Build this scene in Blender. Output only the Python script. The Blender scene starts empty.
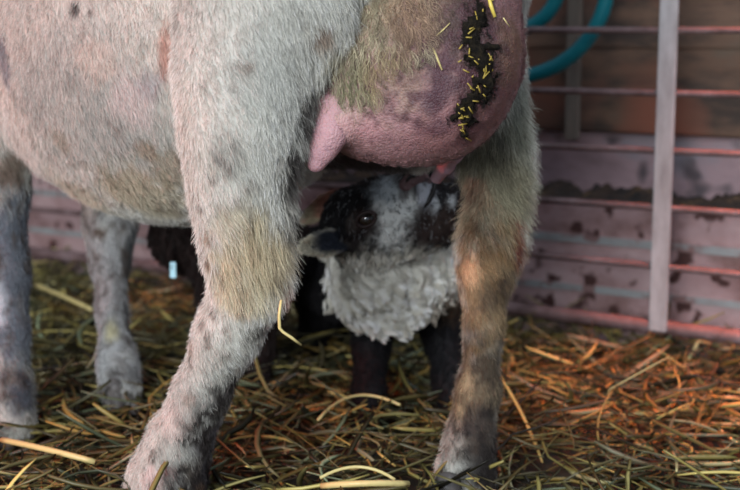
import bpy, bmesh, math
import numpy as np
from mathutils import Vector, Matrix, kdtree

# ------------------------------------------------------------------ camera
F = 1326.0                      # focal length in pixels of the 740 px wide frame
PITCH = math.radians(9.2)
CAMH = 0.46
cam_d = bpy.data.cameras.new('camera')
cam = bpy.data.objects.new('camera', cam_d)
bpy.context.scene.collection.objects.link(cam)
cam.location = (0, 0, CAMH)
cam.rotation_euler = (math.pi / 2 - PITCH, 0, 0)
cam_d.sensor_width = 36.0
cam_d.lens = F / 740.0 * 36.0
cam_d.clip_start = 0.05
cam_d.dof.use_dof = True
cam_d.dof.focus_distance = 1.14
cam_d.dof.aperture_fstop = 6.0
bpy.context.scene.camera = cam

# ------------------------------------------------------------------ light
scn = bpy.context.scene
scn.view_settings.view_transform = 'Standard'
scn.view_settings.look = 'None'
scn.view_settings.gamma = 1.0
scn.view_settings.exposure = 1.15
world = bpy.data.worlds.new('barn_air')
scn.world = world
world.use_nodes = True
bg = world.node_tree.nodes['Background']
bg.inputs[0].default_value = (0.62, 0.74, 0.92, 1)
bg.inputs[1].default_value = 0.30


def area(name, loc, target, size, power, col):
    l = bpy.data.lights.new(name, 'AREA')
    l.shape = 'RECTANGLE'
    l.size, l.size_y = size
    l.energy = power
    l.color = col
    o = bpy.data.objects.new(name, l)
    scn.collection.objects.link(o)
    o.location = loc
    o.rotation_euler = (Vector(target) - Vector(loc)).to_track_quat('-Z', 'Y').to_euler()
    return o


def spot(name, loc, target, ang, power, col, rad=0.05, blend=0.6):
    l = bpy.data.lights.new(name, 'SPOT')
    l.energy = power
    l.color = col
    l.spot_size = math.radians(ang)
    l.spot_blend = blend
    l.shadow_soft_size = rad
    o = bpy.data.objects.new(name, l)
    scn.collection.objects.link(o)
    o.location = loc
    o.rotation_euler = (Vector(target) - Vector(loc)).to_track_quat('-Z', 'Y').to_euler()
    return o


area('barn_door_daylight', (-0.95, -1.6, 1.15), (0.0, 1.3, 0.25), (1.3, 1.1), 60, (0.92, 0.97, 1.0))
area('roof_window_daylight', (1.1, 1.0, 2.6), (0.2, 1.5, 0.1), (1.0, 1.0), 9, (0.85, 0.93, 1.0))
spot('heat_lamp_by_gate', (0.47, 1.50, 1.35), (0.44, 1.57, 0.0), 31, 76, (1.0, 0.16, 0.045), 0.06, 0.9)
spot('heat_lamp_left', (-1.30, 0.82, 1.00), (-0.36, 1.15, 0.30), 38, 25, (1.0, 0.13, 0.07), 0.05, 0.8)
spot('heat_lamp_behind', (-0.22, 2.12, 0.9), (-0.29, 2.14, 0.0), 26, 13, (1.0, 0.16, 0.045), 0.06, 0.8)

# ------------------------------------------------------------------ helpers
C = scn.collection
rng = np.random.default_rng(7)
CP, SP = math.cos(PITCH), math.sin(PITCH)


def P(px, py, Y):
    """point seen at pixel (px, py) of the photograph at world depth Y"""
    dx = (px - 370.0) / F
    dz = (245.0 - py) / F
    y = CP + dz * SP
    z = -SP + dz * CP
    return np.array([dx * Y / y, Y, CAMH + z * Y / y])


def M(r, Y):
    return r * Y / F


def srgb(r, g, b):
    c = np.array([r, g, b], float) / 255.0
    return np.where(c <= 0.04045, c / 12.92, ((c + 0.055) / 1.055) ** 2.4)


def _h(ix, iy, iz, s):
    n = (ix * 374761393 + iy * 668265263 + iz * 2147483647 + s * 974634777) & 0xFFFFFFFF
    n = ((n ^ (n >> 13)) * 1274126177) & 0xFFFFFFFF
    n = (n ^ (n >> 16)) & 0xFFFF
    return n / 65535.0


def noise(p, sc, seed=0):
    q = np.asarray(p) * sc + 100.0
    i = np.floor(q).astype(np.int64)
    f = q - i
    f = f * f * (3 - 2 * f)
    r = 0
    for a in (0, 1):
        for b in (0, 1):
            for c in (0, 1):
                w = (f[..., 0] if a else 1 - f[..., 0]) * (f[..., 1] if b else 1 - f[..., 1]) * (f[..., 2] if c else 1 - f[..., 2])
                r = r + w * _h(i[..., 0] + a, i[..., 1] + b, i[..., 2] + c, seed)
    return r


def fbm(p, sc, seed=0, o=3):
    r, a, t = 0, 1.0, 0
    for k in range(o):
        r = r + a * noise(p, sc * 2 ** k, seed + k * 17)
        t += a
        a *= 0.5
    return r / t


def sstep(a, b, x):
    t = np.clip((x - a) / (b - a), 0, 1)
    return t * t * (3 - 2 * t)


def unit(v):
    return v / (np.linalg.norm(v, axis=-1, keepdims=True) + 1e-12)


def link(name, data, parent=None):
    o = bpy.data.objects.new(name, data)
    C.objects.link(o)
    if parent is not None:
        o.parent = parent
        o.matrix_parent_inverse = Matrix.Translation(-Vector(parent.location))
    return o


def tag(o, label=None, cat=None, group=None, kind=None):
    if label: o['label'] = label
    if cat: o['category'] = cat
    if group: o['group'] = group
    if kind: o['kind'] = kind
    return o


def empty(name, loc, label, cat, group=None):
    o = bpy.data.objects.new(name, None)
    o.empty_display_size = 0.05
    C.objects.link(o)
    o.location = loc
    return tag(o, label, cat, group)


def make_mesh(name, V, Fc, m, parent=None, smooth=True):
    me = bpy.data.meshes.new(name)
    me.from_pydata([tuple(v) for v in V], [], [tuple(f) for f in Fc])
    me.materials.append(m)
    if smooth:
        me.polygons.foreach_set('use_smooth', [True] * len(me.polygons))
    me.update()
    return link(name, me, parent)


def set_col(me, col, name='col'):
    a = me.attributes.new(name, 'FLOAT_COLOR', 'POINT')
    d = np.ones((len(col), 4), np.float32)
    d[:, :3] = col
    a.data.foreach_set('color', d.ravel())


def mat(name, base=(0.5, 0.5, 0.5), rough=0.6, attr=False, metal=0.0, spec=0.4, bump=None, sss=0.0, coat=0.0):
    m = bpy.data.materials.new(name)
    m.use_nodes = True
    nt = m.node_tree
    b = nt.nodes['Principled BSDF']
    b.inputs['Base Color'].default_value = (*base, 1)
    b.inputs['Roughness'].default_value = rough
    b.inputs['Metallic'].default_value = metal
    b.inputs['Specular IOR Level'].default_value = spec
    b.inputs['Coat Weight'].default_value = coat
    if sss:
        b.inputs['Subsurface Weight'].default_value = sss
        b.inputs['Subsurface Scale'].default_value = 0.006
    if attr:
        n = nt.nodes.new('ShaderNodeAttribute')
        n.attribute_name = 'col'
        nt.links.new(n.outputs['Color'], b.inputs['Base Color'])
    if bump:
        sc, st = bump
        tc = nt.nodes.new('ShaderNodeTexCoord')
        nz = nt.nodes.new('ShaderNodeTexNoise')
        nz.inputs['Scale'].default_value = sc
        nz.inputs['Detail'].default_value = 5
        bp = nt.nodes.new('ShaderNodeBump')
        bp.inputs['Strength'].default_value = st
        bp.inputs['Distance'].default_value = 0.004
        nt.links.new(tc.outputs['Object'], nz.inputs['Vector'])
        nt.links.new(nz.outputs['Fac'], bp.inputs['Height'])
        nt.links.new(bp.outputs['Normal'], b.inputs['Normal'])
    return m


def ramp_mat(name, stops, scale=(6, 6, 6), nscale=1.0, detail=6, rough=0.7, bump=0.3, metal=0.0, spots=None, dist=0.004):
    """noise driven colour with optional second layer of spots"""
    m = bpy.data.materials.new(name)
    m.use_nodes = True
    nt = m.node_tree
    b = nt.nodes['Principled BSDF']
    b.inputs['Roughness'].default_value = rough
    b.inputs['Metallic'].default_value = metal
    tc = nt.nodes.new('ShaderNodeTexCoord')
    mp = nt.nodes.new('ShaderNodeMapping')
    mp.inputs['Scale'].default_value = scale
    nz = nt.nodes.new('ShaderNodeTexNoise')
    nz.inputs['Scale'].default_value = nscale
    nz.inputs['Detail'].default_value = detail
    nz.inputs['Roughness'].default_value = 0.62
    cr = nt.nodes.new('ShaderNodeValToRGB')
    e = cr.color_ramp.elements
    e[0].position, e[0].color = stops[0][0], (*stops[0][1], 1)
    e[1].position, e[1].color = stops[-1][0], (*stops[-1][1], 1)
    for pos, c in stops[1:-1]:
        n = e.new(pos)
        n.color = (*c, 1)
    nt.links.new(tc.outputs['Object'], mp.inputs['Vector'])
    nt.links.new(mp.outputs['Vector'], nz.inputs['Vector'])
    nt.links.new(nz.outputs['Fac'], cr.inputs['Fac'])
    out = cr.outputs['Color']
    if spots:
        sscale, lo, hi, col = spots
        n2 = nt.nodes.new('ShaderNodeTexNoise')
        n2.inputs['Scale'].default_value = sscale
        n2.inputs['Detail'].default_value = 2
        r2 = nt.nodes.new('ShaderNodeValToRGB')
        r2.color_ramp.elements[0].position = lo
        r2.color_ramp.elements[0].color = (0, 0, 0, 1)
        r2.color_ramp.elements[1].position = hi
        r2.color_ramp.elements[1].color = (1, 1, 1, 1)
        mx = nt.nodes.new('ShaderNodeMix')
        mx.data_type = 'RGBA'
        nt.links.new(tc.outputs['Object'], n2.inputs['Vector'])
        nt.links.new(n2.outputs['Fac'], r2.inputs['Fac'])
        nt.links.new(r2.outputs['Color'], mx.inputs['Factor'])
        nt.links.new(out, mx.inputs['A'])
        mx.inputs['B'].default_value = (*col, 1)
        out = mx.outputs['Result']
    nt.links.new(out, b.inputs['Base Color'])
    bp = nt.nodes.new('ShaderNodeBump')
    bp.inputs['Strength'].default_value = bump
    bp.inputs['Distance'].default_value = dist
    nt.links.new(nz.outputs['Fac'], bp.inputs['Height'])
    nt.links.new(bp.outputs['Normal'], b.inputs['Normal'])
    return m


# ---- bodies: a smooth union of tapered limbs and ellipsoids, meshed as ONE surface
def rc(a, ra, b, rb):
    return ('c', np.array(a, float), float(ra), np.array(b, float), float(rb))


def el(c, r, R=None):
    return ('e', np.array(c, float), np.array(r, float), np.eye(3) if R is None else np.array(R, float))


def chain(pts):
    """pts: (px, py, Y, radius in px)"""
    out = []
    for (a, b) in zip(pts[:-1], pts[1:]):
        out.append(rc(P(*a[:3]), M(a[3], a[2]), P(*b[:3]), M(b[3], b[2])))
    return out


def sdf(p, prims, k):
    ds = []
    for q in prims:
        if q[0] == 'c':
            _, a, ra, b, rb = q
            ba = b - a
            t = np.clip(((p - a) @ ba) / (ba @ ba + 1e-12), 0, 1)
            d = np.linalg.norm(p - a - t[:, None] * ba, axis=1) - (ra + (rb - ra) * t)
        else:
            _, c, r, R = q
            l = (p - c) @ R          # columns of R are the axes
            k0 = np.linalg.norm(l / r, axis=1)
            k1 = np.linalg.norm(l / (r * r), axis=1)
            d = k0 * (k0 - 1) / (k1 + 1e-9)
        ds.append(d)
    ds = np.stack(ds)
    m = ds.min(0)
    return m - k * np.log(np.exp(-(ds - m) / k).sum(0))


def body_mesh(prims, k, voxel, disp=None):
    bm = bmesh.new()
    for q in prims:
        if q[0] == 'c':
            tmp = bmesh.new()
            for c, r in ((q[1], q[2]), (q[3], q[4])):
                bmesh.ops.create_icosphere(tmp, subdivisions=3, radius=r, matrix=Matrix.Translation(Vector(c)))
            h = bmesh.ops.convex_hull(tmp, input=tmp.verts)
            bmesh.ops.delete(tmp, geom=[g for g in set(h['geom_interior'] + h['geom_unused']) if isinstance(g, bmesh.types.BMVert)], context='VERTS')
            me_ = bpy.data.meshes.new('t')
            tmp.to_mesh(me_)
            tmp.free()
            bm.from_mesh(me_)
            bpy.data.meshes.remove(me_)
        else:
            R = np.eye(4)
            R[:3, :3] = q[3] * q[2][None, :]
            R[:3, 3] = q[1]
            bmesh.ops.create_icosphere(bm, subdivisions=4, radius=1, matrix=Matrix(R.tolist()))
    me = bpy.data.meshes.new('t')
    bm.to_mesh(me)
    bm.free()
    o = bpy.data.objects.new('t', me)
    C.objects.link(o)
    md = o.modifiers.new('r', 'REMESH')
    md.mode = 'VOXEL'
    md.voxel_size = voxel
    dg = bpy.context.evaluated_depsgraph_get()
    dg.update()
    out = bpy.data.meshes.new_from_object(o.evaluated_get(dg))
    bpy.data.objects.remove(o)
    bpy.data.meshes.remove(me)
    n = len(out.vertices)
    p = np.empty(n * 3)
    out.vertices.foreach_get('co', p)
    p = p.reshape(-1, 3)
    e = 1e-4
    for it in range(7):
        d = sdf(p, prims, k)
        g = np.stack([sdf(p + np.eye(3)[i] * e, prims, k) - sdf(p - np.eye(3)[i] * e, prims, k) for i in range(3)], 1) / (2 * e)
        g = unit(g)
        p = p - np.clip(d, -0.02, 0.02)[:, None] * g * 0.9
    if disp is not None:
        p = p + g * disp(p)[:, None]
    out.vertices.foreach_set('co', p.ravel())
    out.polygons.foreach_set('use_smooth', [True] * len(out.polygons))
    out.update()
    return out


def sample(me, n, dens=None):
    """random surface points with normals"""
    me.calc_loop_triangles()
    nt = len(me.loop_triangles)
    t = np.empty(nt * 3, np.int32)
    me.loop_triangles.foreach_get('vertices', t)
    t = t.reshape(-1, 3)
    v = np.empty(len(me.vertices) * 3)
    me.vertices.foreach_get('co', v)
    v = v.reshape(-1, 3)
    vn = np.empty(len(me.vertices) * 3)
    me.vertices.foreach_get('normal', vn)
    vn = vn.reshape(-1, 3)
    a, b, c = v[t[:, 0]], v[t[:, 1]], v[t[:, 2]]
    ar = np.linalg.norm(np.cross(b - a, c - a), axis=1)
    if dens is not None:
        ar = ar * dens((a + b + c) / 3, unit(np.cross(b - a, c - a)))
    i = rng.choice(nt, n, p=ar / ar.sum())
    r1 = np.sqrt(rng.random(n))
    r2 = rng.random(n)
    w = np.stack([1 - r1, r1 * (1 - r2), r1 * r2], 1)
    tt = t[i]
    p = (v[tt] * w[:, :, None]).sum(1)
    nn = unit((vn[tt] * w[:, :, None]).sum(1))
    return p, nn


def fur(name, parent, m, root, nrm, comb, length, lift, rad, col, tipcol=None, pts=6, clump=0.0, nclump=0, curl=0.0,
        curln=2.0, droop=0.0, rand=0.15, lockvar=0.0):
    """real hair strands: comb = direction field, lift = how far they stand off the skin"""
    n = len(root)
    nrm = unit(nrm)
    c = comb - (comb * nrm).sum(1, keepdims=True) * nrm
    c = unit(c)
    jit = rng.normal(0, 1, (n, 3)) * rand
    d = unit(c * (1 - lift[:, None]) + nrm * lift[:, None] + jit)
    t = np.linspace(0, 1, pts)
    g = np.array([0, 0, -1.0])
    pos = root[:, None, :] - nrm[:, None, :] * 0.0006
    seg = length[:, None] / (pts - 1)
    X = [pos[:, 0]]
    dd = d
    for k in range(1, pts):
        dd = unit(dd + g * droop / pts + c * 0.35 / pts)
        X.append(X[-1] + dd * seg)
    X = np.stack(X, 1)
    if clump > 0:
        idx = rng.choice(n, nclump, replace=False)
        kd = kdtree.KDTree(nclump)
        for j, q in enumerate(idx):
            kd.insert(root[q], j)
        kd.balance()
        own = np.array([kd.find(q)[1] for q in root])
        ci = idx[own]
        w = (clump * t ** 1.4)[None, :, None]
        far = np.linalg.norm(root - root[ci], axis=1)
        ok = (far < 0.02)[:, None, None]
        X = np.where(ok, X * (1 - w) + X[ci] * w, X)
        seedc = ci
    else:
        seedc = np.arange(n)
    if curl > 0:
        ph0 = _h(seedc, seedc * 3, seedc * 7, 3) * 6.28
        fr = curln * (0.7 + 0.6 * _h(seedc, seedc * 5, seedc * 2, 5))
        amp = curl * (0.6 + 0.8 * _h(seedc, seedc * 9, seedc * 4, 8))
        s1 = unit(np.cross(d, nrm) + 1e-6)
        s2 = unit(np.cross(d, s1))
        ang = ph0[:, None] + t[None] * fr[:, None] * 6.28
        e_ = (np.minimum(t * 3, 1))[None]
        X = X + s1[:, None] * (np.sin(ang) * amp[:, None] * e_)[..., None] + s2[:, None] * (np.cos(ang) * amp[:, None] * e_)[..., None]
    hc = bpy.data.hair_curves.new(name)
    hc.add_curves([pts] * n)
    hc.attributes['position'].data.foreach_set('vector', X.astype(np.float32).ravel())
    r = hc.attributes.get('radius') or hc.attributes.new('radius', 'FLOAT', 'POINT')
    taper = 1 - 0.8 * t ** 1.5
    r.data.foreach_set('value', (rad * np.ones((n, 1)) * taper[None]).astype(np.float32).ravel())
    a = hc.attributes.new('col', 'FLOAT_COLOR', 'POINT')
    cc = np.ones((n, pts, 4), np.float32)
    if tipcol is None:
        tipcol = col
    if lockvar:
        lv = np.clip(1 + lockvar * (_h(seedc, seedc * 11, seedc * 6, 2) * 2 - 1), .05, 2)[:, None]
        col, tipcol = col * lv, np.clip(tipcol * lv, 0, .95)
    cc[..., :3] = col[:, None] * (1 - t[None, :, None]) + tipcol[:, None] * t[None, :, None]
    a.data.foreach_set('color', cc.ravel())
    hc.materials.append(m)
    return link(name, hc, parent)


def blobs(p, base, lst):
    """coat markings: soft edged patches fixed on the animal. entries (px,py,Y,r_px,colour,strength[,aspect z])"""
    col = np.tile(np.array(base), (len(p), 1))
    wob = (fbm(p, 90, 3) - 0.5)
    for q in lst:
        px, py, Y, r, c, s = q[:6]
        d = p - P(px, py, Y)
        if len(q) > 6:
            d = d / np.array([1, 1, q[6]])
        dist = np.linalg.norm(d, axis=1) / M(r, Y) + wob * 0.9
        w = s * (1 - sstep(0.45, 1.15, dist))
        col = col * (1 - w[:, None]) + np.array(c) * w[:, None]
    return col


# ------------------------------------------------------------------ floor, walls
FD = np.array([-0.853, 0.522, 0])           # direction the gate runs in
FN = np.array([0.522, 0.853, 0])            # towards the wall
F0 = P(660, 327, 1.78)
F0xy = np.array([F0[0], F0[1], 0])


def on_gate(t, z, off=0.0):
    return F0xy + FD * t + FN * off + np.array([0, 0, z])


def plane_z(px, py, off):
    """height at which pixel (px,py) meets the vertical plane lying off behind the gate, and its position along it"""
    o = np.array([0, 0, CAMH])
    d = P(px, py, 1.0) - o
    k = ((F0xy + FN * off - o) @ FN) / (d @ FN)
    q = o + d * k
    return q[2], (q - F0xy) @ FD


def ground(x, y):
    p = np.stack([x, y, np.zeros_like(x)], -1)
    return 0.03 * (fbm(p, 5, 11) - 0.5) + 0.03 * (fbm(p, 16, 12) - 0.5)


gx, gy = np.meshgrid(np.linspace(-2.2, 2.2, 111), np.linspace(-0.6, 3.8, 111))
gz = ground(gx, gy) - 0.006
V = np.stack([gx.ravel(), gy.ravel(), gz.ravel()], 1)
I = np.arange(111 * 111).reshape(111, 111)
Fc = np.stack([I[:-1, :-1].ravel(), I[:-1, 1:].ravel(), I[1:, 1:].ravel(), I[1:, :-1].ravel()], 1)
m_floor = ramp_mat('trodden_litter', [(0.3, srgb(18, 15, 11)), (0.6, srgb(44, 36, 22)), (0.8, srgb(62, 52, 30))], (30, 30, 30), 1.0, 6, 0.9, 0.8)
o = make_mesh('floor', V, Fc, m_floor)
tag(o, kind='structure')


def gate_box(name, t0, t1, z0, z1, o0, o1, m, parent=None, seg=1, bevel=0.004):
    bm = bmesh.new()
    vs = []
    for t in (t0, t1):
        for o_ in (o0, o1):
            for z in (z0, z1):
                vs.append(bm.verts.new(tuple(on_gate(t, z, o_))))
    for f in ((0, 1, 3, 2), (4, 6, 7, 5), (0, 4, 5, 1), (2, 3, 7, 6), (0, 2, 6, 4), (1, 5, 7, 3)):
        bm.faces.new([vs[i] for i in f])
    bmesh.ops.recalc_face_normals(bm, faces=bm.faces)
    if bevel:
        bmesh.ops.bevel(bm, geom=list(bm.edges), offset=bevel, segments=2, affect='EDGES')
    me = bpy.data.meshes.new(name)
    bm.to_mesh(me)
    bm.free()
    me.materials.append(m)
    return link(name, me, parent)


# wall: board cladding above a pale rail, a ledge and a dirty block plinth below
z_ledge = plane_z(627, 206, 0.13)[0]
z_band = plane_z(627, 134, 0.21)[0]
m_plinth = ramp_mat('muddy_pale_blockwork', [(0.3, srgb(104, 72, 66)), (0.5, srgb(158, 128, 128)), (0.72, srgb(180, 154, 154))],
                    (9, 9, 16), 1.0, 6, 0.75, 0.5, spots=(26, 0.57, 0.64, srgb(66, 36, 32)))
m_line = ramp_mat('blue_grey_mortar', [(0.3, srgb(128, 120, 120)), (0.7, srgb(146, 152, 152))], (20, 20, 20), 1, 4, 0.8, 0.4,
                  spots=(26, 0.52, 0.6, srgb(120, 92, 90)))
m_band = ramp_mat('grey_painted_rail', [(0.3, srgb(106, 86, 90)), (0.55, srgb(166, 138, 142)), (0.75, srgb(136, 138, 146))],
                  (5, 5, 9), 1, 5, 0.6, 0.3, spots=(14, 0.62, 0.72, srgb(86, 74, 78)))
m_board = ramp_mat('weathered_brown_boards', [(0.25, srgb(36, 30, 28)), (0.45, srgb(66, 52, 44)), (0.58, srgb(104, 78, 62)), (0.75, srgb(92, 84, 72))],
                   (5, 5, 16), 1.0, 7, 0.75, 0.6, spots=(6, 0.50, 0.66, srgb(128, 76, 58)))
m_dirt = ramp_mat('dirt_on_ledge', [(0.35, srgb(20, 14, 12)), (0.55, srgb(50, 34, 24)), (0.75, srgb(110, 84, 52))], (40, 40, 40), 1, 5, 0.9, 1.0)
T0, T1 = -1.6, 2.6
wall = gate_box('wall_back', T0, T1, -0.03, z_ledge, 0.13, 0.30, m_plinth, bevel=0.006)
tag(wall, kind='structure')
for yy, hh in ((243, 8), (293, 7)):
    z = plane_z(627, yy, 0.13)[0]
    gate_box('mortar_line', T0, T1, z - M(hh / 2, 1.95), z + M(hh / 2, 1.95), 0.1275, 0.135, m_line, wall, bevel=0)
o = gate_box('trim_1', T0, T1, z_ledge, z_band, 0.21, 0.30, m_band, bevel=0.005)
tag(o, kind='structure')
# upper boards, each a horizontal plank, with a slight gap between
wl = gate_box('wall_back_boards', T0, T1, z_band + 0.003, z_band + 0.13, 0.19, 0.24, m_board, bevel=0.003)
tag(wl, kind='structure')
wl.name = 'wall_rear'
gate_box('backing_board', T0, T1, z_band, z_band + 1.5, 0.238, 0.26, m_board, wl, bevel=0)
z = z_band + 0.133
for k in range(9):
    gate_box('board', T0 + 0.03 * (k % 3), T1, z - 0.004, z + 0.137, 0.19 + 0.004 * (k % 2), 0.24, m_board, wl, bevel=0.003)
    z += 0.139
# side wall of the pen, left of the frame
bm = bmesh.new()
for k in range(9):
    bmesh.ops.create_cube(bm, size=1, matrix=Matrix.Translation((-2.05 - .004 * (k % 2), 1.5, 0.07 + 0.161 * k)) @ Matrix.Diagonal((0.03, 4.6, 0.16, 1)))
me = bpy.data.meshes.new('wall_left')
bm.to_mesh(me)
bm.free()
me.materials.append(m_board)
tag(link('wall_left', me), kind='structure')
m_batten = ramp_mat('grey_batten_wood', [(0.3, srgb(70, 62, 56)), (0.7, srgb(120, 108, 98))], (30, 30, 4), 1, 5, 0.8, 0.5)
_, tb = plane_z(572, 80, 0.175)
o = gate_box('trim_2', tb - 0.010, tb + 0.010, z_band - 0.01, z, 0.172, 0.1885, m_batten, bevel=0.002)
tag(o, kind='structure')
# grime heaped on the ledge
n = 60
tt = np.linspace(T0, T1, 700)
oo = np.linspace(0.128, 0.212, 14)
TT, OO = np.meshgrid(tt, oo)
base = F0xy + TT[..., None] * FD + OO[..., None] * FN
hz = 0.006 + 0.020 * sstep(0.25, 0.85, fbm(base * [1, 1, 0], 60, 31, 4)) * np.sin(np.clip((OO - 0.128) / 0.084, 0, 1) * 2.2)
base[..., 2] = z_ledge + hz
I = np.arange(base.shape[0] * base.shape[1]).reshape(base.shape[:2])
Fc = np.stack([I[:-1, :-1].ravel(), I[:-1, 1:].ravel(), I[1:, 1:].ravel(), I[1:, :-1].ravel()], 1)
o = make_mesh('ledge_grime', base.reshape(-1, 3), Fc, m_dirt)
tag(o, 'brown dirt and chaff lying along the ledge of the back wall', 'dirt', kind='stuff')


# ------------------------------------------------------------------ straw
def ribbons(cx, cy, cz, yaw, pitch, L, W, curv, roll, ns=6, bend=None):
    n = len(cx)
    s = np.linspace(-0.5, 0.5, ns)
    a = yaw[:, None] + curv[:, None] * s[None]
    if bend is not None:
        a = a + bend[:, None] * (s[None] > 0.12)
    step = L[:, None] / (ns - 1)
    dx, dy = np.cos(a) * step, np.sin(a) * step
    x = np.cumsum(dx, 1)
    y = np.cumsum(dy, 1)
    x = x - x.mean(1, keepdims=True) + cx[:, None]
    y = y - y.mean(1, keepdims=True) + cy[:, None]
    arch = rng.normal(0, 0.05, n)
    z = cz[:, None] + np.tan(pitch)[:, None] * s[None] * L[:, None] + (0.25 - s[None] ** 2) * L[:, None] * arch[:, None]
    ctr = np.stack([x, y, z], -1)
    side = np.stack([-np.sin(a) * np.cos(roll)[:, None], np.cos(a) * np.cos(roll)[:, None], np.repeat(np.sin(roll)[:, None], ns, 1)], -1)
    up = np.stack([np.sin(a) * np.sin(roll)[:, None], -np.cos(a) * np.sin(roll)[:, None], np.repeat(np.cos(roll)[:, None], ns, 1)], -1)
    w = W[:, None] * (1 - 0.55 * np.abs(2 * s[None]) ** 4)
    l = ctr + side * w[..., None] * 0.5
    r = ctr - side * w[..., None] * 0.5
    m_ = ctr + up * w[..., None] * 0.28
    b_ = ctr - up * w[..., None] * 0.16
    return np.stack([l, m_, r, b_], 2)          # n, ns, 4, 3


def ribbon_mesh(name, R, col, m, parent=None):
    n, ns = R.shape[:2]
    V = R.reshape(-1, 3)
    I = np.arange(n * ns * 4).reshape(n, ns, 4)
    fs = []
    for k in range(4):
        k2 = (k + 1) % 4
        fs.append(np.stack([I[:, :-1, k], I[:, :-1, k2], I[:, 1:, k2], I[:, 1:, k]], -1).reshape(-1, 4))
    Fq = np.concatenate(fs + [I[:, 0, ::-1].reshape(-1, 4), I[:, -1].reshape(-1, 4)])
    me = bpy.data.meshes.new(name)
    me.vertices.add(len(V))
    me.vertices.foreach_set('co', V.astype(np.float32).ravel())
    me.loops.add(Fq.size)
    me.loops.foreach_set('vertex_index', Fq.astype(np.int32).ravel())
    me.polygons.add(len(Fq))
    me.polygons.foreach_set('loop_start', np.arange(0, Fq.size, 4, dtype=np.int32))
    me.update(calc_edges=True)
    set_col(me, np.repeat(col, ns * 4, 0))
    me.materials.append(m)
    return link(name, me, parent)


m_straw = mat('straw', rough=0.42, attr=True, spec=0.35)
pal = np.array([srgb(146, 134, 76), srgb(182, 166, 98), srgb(116, 108, 66), srgb(84, 78, 50), srgb(204, 190, 136), srgb(136, 112, 58),
                srgb(104, 112, 86), srgb(60, 54, 36), srgb(164, 158, 124)])
pw = np.array([.14, .09, .17, .19, .04, .13, .10, .11, .03])


def straw_cols(n):
    c = pal[rng.choice(len(pal), n, p=pw / pw.sum())]
    return np.clip(c * np.clip(rng.lognormal(-0.62, 0.58, (n, 1)), .10, 1.8), 0, 1)


def bed(n, x0, x1, y0, y1, zr, Lr, Wr, pr):
    x = rng.uniform(x0, x1, n)
    y = rng.uniform(y0, y1, n)
    keep = ((np.stack([x, y, 0 * x], 1) - F0xy) @ FN) < 0.10
    x, y = x[keep], y[keep]
    n = len(x)
    L = rng.uniform(*Lr, n)
    W = rng.uniform(*Wr, n)
    R = ribbons(x, y, ground(x, y) + rng.uniform(*zr, n) + 0.003, rng.uniform(0, 6.28, n), np.clip(rng.normal(0, pr, n), -.6, .6), L, W,
                rng.normal(0, 1.1, n), rng.normal(0, 0.8, n), bend=rng.normal(0, 0.8, n) * (rng.random(n) < 0.35))
    return R


Rs = [bed(5200, -1.0, 1.0, 0.85, 3.1, (0, 0.010), (0.03, 0.12), (0.0018, 0.0050), 0.07),
      bed(4600, -0.75, 0.75, 0.95, 2.6, (0.004, 0.030), (0.03, 0.14), (0.0018, 0.0062), 0.22),
      bed(2600, -0.70, 0.70, 1.02, 2.4, (0.016, 0.046), (0.02, 0.12), (0.0016, 0.0078), 0.38),
      bed(6000, -1.85, 1.9, -0.4, 3.1, (0, 0.012), (0.06, 0.18), (0.002, 0.0045), 0.08)]
Rs = np.concatenate(Rs)
ribbon = ribbon_mesh('straw_bedding', Rs, straw_cols(len(Rs)), m_straw)
tag(ribbon, 'loose golden and brown straw bedding covering the pen floor', 'straw', kind='stuff')

# ------------------------------------------------------------------ gate (sheep hurdle)
m_rail = ramp_mat('dull_galvanised_rail', [(0.3, srgb(74, 54, 52)), (0.6, srgb(112, 90, 90)), (0.8, srgb(146, 132, 134))], (30, 30, 30), 1, 4, 0.6, 0.15, metal=0.0)
m_bar = ramp_mat('galvanised_flat_bar', [(0.3, srgb(140, 136, 136)), (0.7, srgb(196, 196, 198))], (30, 30, 10), 1, 4, 0.45, 0.1, metal=0.35)


def tube(name, pts, r, m, parent=None, seg=12):
    pts = [Vector(p) for p in pts]
    bm = bmesh.new()
    rings = []
    n = len(pts)
    rr = r if hasattr(r, '__len__') else [r] * n
    upv = Vector((0.1, 0.2, 0.97)).normalized()
    for i, p in enumerate(pts):
        d = (pts[min(i + 1, n - 1)] - pts[max(i - 1, 0)]).normalized()
        s = d.cross(upv)
        if s.length < 0.05:
            s = d.cross(Vector((1, 0, 0)))
        s.normalize()
        u = s.cross(d).normalized()
        rings.append([bm.verts.new(p + (s * math.cos(a) + u * math.sin(a)) * rr[i]) for a in np.linspace(0, 2 * math.pi, seg, endpoint=False)])
    for a, b in zip(rings[:-1], rings[1:]):
        for k in range(seg):
            bm.faces.new((a[k], a[(k + 1) % seg], b[(k + 1) % seg], b[k]))
    bm.faces.new(rings[0][::-1])
    bm.faces.new(rings[-1])
    bmesh.ops.recalc_face_normals(bm, faces=bm.faces)
    for f in bm.faces:
        f.smooth = True
    me = bpy.data.meshes.new(name)
    bm.to_mesh(me)
    bm.free()
    me.materials.append(m)
    return link(name, me, parent)


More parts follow.
